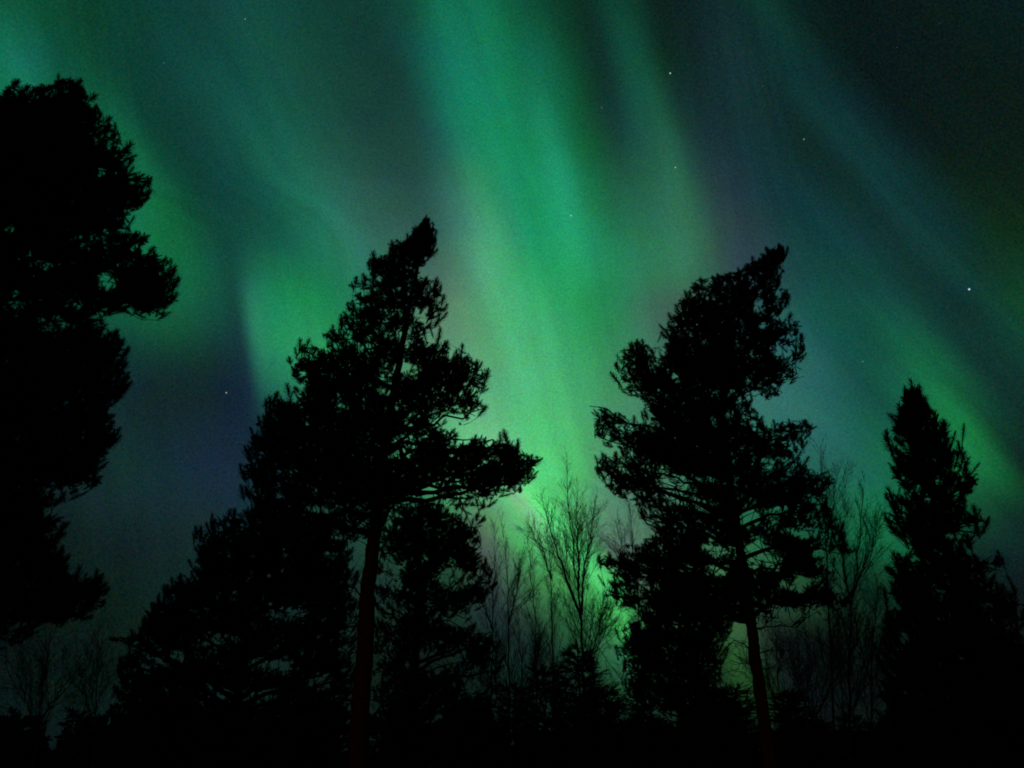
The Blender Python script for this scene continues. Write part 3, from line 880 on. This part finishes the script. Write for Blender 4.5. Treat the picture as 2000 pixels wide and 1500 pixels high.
birch('short bare birch sapling by the brightest low glow, right of the many-stemmed birch', 24,
      [[(1150, 1500, 0), (1158, 1300, 0), (1168, 1230, 0), (1180, 1170, 0)], [(1160, 1280, 0), (1182, 1235, .3), (1196, 1190, .4)], [(1156, 1310, 0), (1152, 1240, -.3), (1160, 1180, -.5)]], 106, r0=.03, lat=1.8, fine=1.5)
birch('faint distant birch top left of the crooked-tipped pine, above its lowest left bough', 30,
      [[(1262, 1500, 0), (1250, 1250, 0), (1238, 1080, 0), (1228, 985, 0)], [(1243, 1130, 0), (1212, 1060, .3), (1203, 1020, .4)]], 107, r0=.05)
birch('forked bare birch standing between the crooked-tipped pine and the narrow pine', 20,
      [[(1660, 1500, 0), (1658, 1260, 0), (1661, 1164, 0), (1676, 1100, 0), (1684, 1000, 0), (1688, 938, 0)],
       [(1661, 1164, 0), (1688, 1105, -.3), (1712, 1050, -.5), (1722, 1000, -.6)], [(1660, 1180, 0), (1648, 1110, .3), (1645, 1040, .5), (1655, 985, .6)]], 108, r0=.06)
birch('faint bare birch whose twigs rise over the right shoulder of the crooked-tipped pine', 23,
      [[(1632, 1500, 0), (1622, 1250, 0), (1612, 1050, 0), (1604, 930, 0), (1601, 866, 0)], [(1614, 1060, 0), (1628, 980, .3), (1632, 925, .4)]], 109, r0=.06)
birch('low bare birch just left of the foot of the narrow pine', 19,
      [[(1704, 1500, 0), (1700, 1330, 0), (1706, 1230, 0), (1716, 1120, 0)], [(1700, 1330, 0), (1676, 1260, .3), (1668, 1190, .5)]], 110, r0=.045)
birch('bushy bare birch right of the foot of the crooked-tipped pine', 20,
      [[(1600, 1520, 0), (1590, 1400, 0), (1580, 1310, 0), (1572, 1220, 0)], [(1593, 1420, 0), (1560, 1340, .3), (1535, 1260, .5)], [(1592, 1410, 0), (1625, 1330, -.3), (1640, 1230, -.5)]], 111, r0=.045)
birch('bare birch low at the left, nearest the bushy spreading pine', 21,
      [[(180, 1520, 0), (186, 1400, 0), (190, 1300, 0), (196, 1210, 0)], [(184, 1420, 0), (160, 1340, .3), (150, 1270, .5)]], 112, r0=.04)
birch('bare birch low at the left under the crown of the tallest pine', 20,
      [[(60, 1520, 0), (76, 1400, 0), (90, 1300, 0), (104, 1215, 0)], [(70, 1430, 0), (40, 1340, .3), (30, 1260, .5)], [(74, 1410, 0), (118, 1350, -.3), (134, 1290, -.5)]], 113, r0=.045)


birch('bare birch behind the foot of the crooked-tipped pine, close on its right', 24,
      [[(1530, 1520, 0), (1524, 1400, 0), (1520, 1320, 0), (1514, 1235, 0)], [(1526, 1420, 0), (1552, 1350, .3), (1566, 1280, .5)], [(1526, 1400, 0), (1500, 1340, -.3), (1490, 1270, -.4)]], 114, r0=.04, lat=1.4)
birch('bare birch behind the low one at the left foot of the narrow pine', 24,
      [[(1660, 1520, 0), (1650, 1400, 0), (1640, 1310, 0), (1632, 1200, 0)], [(1655, 1410, 0), (1690, 1330, .3), (1705, 1250, .5)]], 115, r0=.045, lat=1.4)
birch('bare birch low between the red trunk and the first bright-gap birch', 24,
      [[(1025, 1520, 0), (1022, 1400, 0), (1018, 1310, 0), (1012, 1190, 0)], [(1022, 1400, 0), (1045, 1320, .3), (1058, 1230, .5)]], 116, r0=.04, lat=1.4)


# ------------------------------------------------------------------ young spruces of the understorey
def make_spruce(H, seed):
    rng = np.random.default_rng(seed)
    rt = bpy.data.objects.new('young_spruce', None)
    rt.empty_display_size = .2
    COL.objects.link(rt)
    m = MB()
    z = np.linspace(-.08, H, 14)
    P = np.stack((rng.normal(0, .012, 14), rng.normal(0, .012, 14), z), 1)
    m.tube(P, (.02 + .014 * H) * (1 - np.linspace(0, 1, 14) * .94), 8)
    m.build('trunk', M_SBARK, rt, (0, 0, 0), True)
    cm = MB()
    S, D, K = [], [], []
    zz = .25
    while zz < H - .15:
        k = 1 - zz / H
        nb = int(5 + 4 * k)
        a0 = rng.uniform(0, 6.28)
        for b in range(nb):
            a = a0 + b * 6.283 / nb + rng.normal(0, .2)
            ln = (.12 + .30 * H * k ** .85) * rng.uniform(.65, 1.15)
            n = max(3, int(ln / .13))
            p = np.array((0, 0, zz + rng.normal(0, .05)))
            d = np.array((math.cos(a), math.sin(a), .25 - .5 * k))
            pts = [p]
            for s in range(n):
                d = d + np.array((0, 0, .05 + .1 * s / n)) + rng.normal(0, .05, 3)
                d /= np.linalg.norm(d)
                pts.append(pts[-1] + d * ln / n)
                q = pts[-1]
                for _ in range(5):
                    sd = d + rng.normal(0, .55, 3) * (1, 1, .5) - np.array((0, 0, .1))
                    S.append(q); D.append(sd / np.linalg.norm(sd)); K.append(rng.uniform(.7, 1.2))
            pts = np.array(pts)
            cm.tube(pts, np.linspace(.012, .004, len(pts)), 3)
        zz += rng.uniform(.13, .22)
    for k in range(6):
        d = np.array((0, 0, 1.)) + rng.normal(0, .3 if k else .02, 3)
        S.append(np.array((0, 0, H - .2 + (.0 if k else .1)))); D.append(d / np.linalg.norm(d)); K.append(.9)
    cm.shoots(S, D, K, rng, SPRUCE_SHOOT)
    cm.build('crown', M_SPRUCE, rt)
    return rt


protos = [make_spruce(4.0, 1), make_spruce(5.0, 2), make_spruce(3.4, 3)]
proto_h = [4.0, 5.0, 3.4]


def copy_tree(r):
    c = r.copy()
    COL.objects.link(c)
    for ch in r.children:
        k = ch.copy()
        COL.objects.link(k)
        k.parent = c
    return c


# (u of tip, v of tip, distance, kind, label)
spruces = [
 (1128, 1262, 21.0, 1, 'young spruce with its tip in front of the many-stemmed birch'),
 (1062, 1300, 23.0, 0, 'young spruce under the birch that leans left'),
 (1180, 1345, 20.0, 2, 'low young spruce below the brightest low glow'),
 (1005, 1335, 22.0, 0, 'young spruce below the two leftmost birches of the bright gap'),
 (905, 1380, 19.0, 2, 'young spruce in front of the rounded dark pine'),
 (790, 1395, 20.0, 0, 'young spruce just right of the foot of the red trunk'),
 (640, 1370, 18.5, 1, 'young spruce just left of the foot of the red trunk'),
 (420, 1395, 19.0, 0, 'young spruce under the middle of the bushy spreading pine'),
 (265, 1405, 21.0, 2, 'young spruce under the left end of the bushy spreading pine'),
 (20, 1400, 21.0, 1, 'young spruce in the bottom left corner'),
 (1370, 1375, 19.0, 1, 'young spruce left of the foot of the crooked-tipped pine'),
 (1428, 1338, 20.5, 0, 'slim young spruce filling the gap left of the crooked-tipped pine trunk'),
 (1535, 1352, 21.0, 2, 'young spruce between the crooked-tipped pine trunk and the bushy birch'),
 (1255, 1370, 19.5, 0, 'young spruce in front of the dense low pine'),
 (1560, 1400, 19.0, 2, 'young spruce right of the foot of the crooked-tipped pine'),
 (1655, 1395, 21.0, 0, 'young spruce under the forked birch'),
 (1765, 1370, 17.5, 1, 'young spruce at the left foot of the narrow pine'),
 (1930, 1330, 16.5, 1, 'young spruce in the bottom right corner'),
]
first = [True, True, True]
for i, (u, v, Y, kind, label) in enumerate(spruces):
    t = unproject(u, v, Y)
    gz = ground_z(t[0], t[1])
    o = protos[kind] if first[kind] else copy_tree(protos[kind])
    first[kind] = False
    k = (t[2] - gz) / proto_h[kind]
    o.location = (t[0], t[1], gz)
    o.rotation_euler = (0, 0, i * 1.37)
    o.scale = (k * 1.15, k * 1.15, k)
    tag(o, label, 'spruce tree', 'young spruces of the understorey')


# ------------------------------------------------------------------ the far wood that closes the view: one mass
def far_wood():
    rng = np.random.default_rng(77)
    m = MB()
    P, D, S = [], [], []
    for i in range(420):
        x = rng.uniform(-75, 75)
        y = rng.uniform(62, 92)
        h = rng.uniform(3.5, 6.2)
        gz = 0
        m.tube([(x, y, -.3), (x, y, h)], (.12, .03), 4)
        n = int(60)
        for _ in range(n):
            k = rng.random() ** .8
            rad = (1 - k) * h * .24 + .1
            a = rng.uniform(0, 6.283)
            r = rad * math.sqrt(rng.random())
            P.append((x + r * math.cos(a), y + r * math.sin(a), gz + .2 + k * (h - .2)))
            D.append((math.cos(a), math.sin(a), rng.uniform(-.2, .8)))
            S.append(rng.uniform(2.2, 3.4))
    m.shoots(P, D, S, rng, needle_template(7, .26, .16, .09, 5))
    o = m.build('far_wood', M_SPRUCE)
    o['kind'] = 'stuff'
    tag(o, 'low black line of distant forest along the bottom of the picture', 'forest')


far_wood()


# ------------------------------------------------------------------ stars
def star_mat(name, col, s):
    m = bpy.data.materials.new(name)
    m.use_nodes = True
    nt = m.node_tree
    nt.nodes.clear()
    e = nt.nodes.new('ShaderNodeEmission')
    e.inputs[0].default_value = (*col, 1)
    e.inputs[1].default_value = s
    o = nt.nodes.new('ShaderNodeOutputMaterial')
    nt.links.new(e.outputs[0], o.inputs[0])
    m.cycles.emission_sampling = 'NONE'
    return m


STARS = [
 (1893, 565, 1.9, (.5, .68, 1.0), 1.0, 'brightest star, bluish white, right of the crooked-tipped pine'),
 (1309, 143, 1.3, (.7, 1.0, .9), .7, 'second brightest star, high between the middle band and the dark right of the sky'),
 (1319, 327, 1.2, (.6, 1.0, .85), .6, 'small star on the right edge of the middle green band'),
 (1570, 272, 1.2, (.7, .85, .8), .35, 'dim star above the crooked-tipped pine, beside the faint right band'),
 (442, 767, 1.3, (.9, .95, .9), .45, 'lone star in the dark blue gap left of the tapering pine'),
 (1115, 421, 1.2, (.6, 1.0, .8), .7, 'small star in the middle of the bright green band'),
 (934, 425, 1.0, (.6, 1.0, .85), .45, 'faint star a little right of the tip of the tapering pine'),
 (479, 37, 1.1, (.6, .95, .9), .35, 'faint star at the top of the sky, left of the middle'),
 (1685, 706, 1.1, (.6, .9, .7), .3, 'faint star left of and above the narrow pine'),
 (320, 123, 0.9, (.5, .9, .7), .22, 'very faint star right of the crown of the tallest pine'),
 (1175, 210, 0.9, (.5, 1.0, .7), .25, 'very faint star at the upper right side of the bright green band'),
 (1112, 320, .8, (.5, .9, .7), .3, 'very faint star inside the bright green band, above its brightest part'),
 (1490, 168, .8, (.7, .7, .6), .16, 'very faint yellowish star between the middle band and the faint right band'),
 (1668, 497, .8, (.4, .8, .7), .16, 'very faint star in the teal glow upper right of the crooked tip'),
 (1752, 92, .8, (.6, .7, .6), .13, 'very faint star in the darkest upper right of the sky'),
 (579, 323, .8, (.6, .8, .6), .18, 'very faint star in the green haze between the tallest pine and the tapering pine'),
 (1835, 46, .7, (.7, .7, .7), .12, 'faintest star near the top right corner'),
]
for (u, v, r, c, s, label) in STARS:
    x = (u - 1000.0) / 1500.0
    y = (750.0 - v) / 1500.0
    d = R_AX * x + U_AX * y + F_AX
    d /= np.linalg.norm(d)
    p = EYE + d * 5000.0
    me = bpy.data.meshes.new('star')
    import bmesh
    bm = bmesh.new()
    bmesh.ops.create_icosphere(bm, subdivisions=2, radius=5000.0 * r / 1500.0 / math.hypot(1, math.hypot(x, y)))
    bm.to_mesh(me)
    bm.free()
    me.materials.append(star_mat('star_light', c, s))
    o = bpy.data.objects.new('star', me)
    o.location = p
    COL.objects.link(o)
    tag(o, label, 'star', 'stars in the night sky')
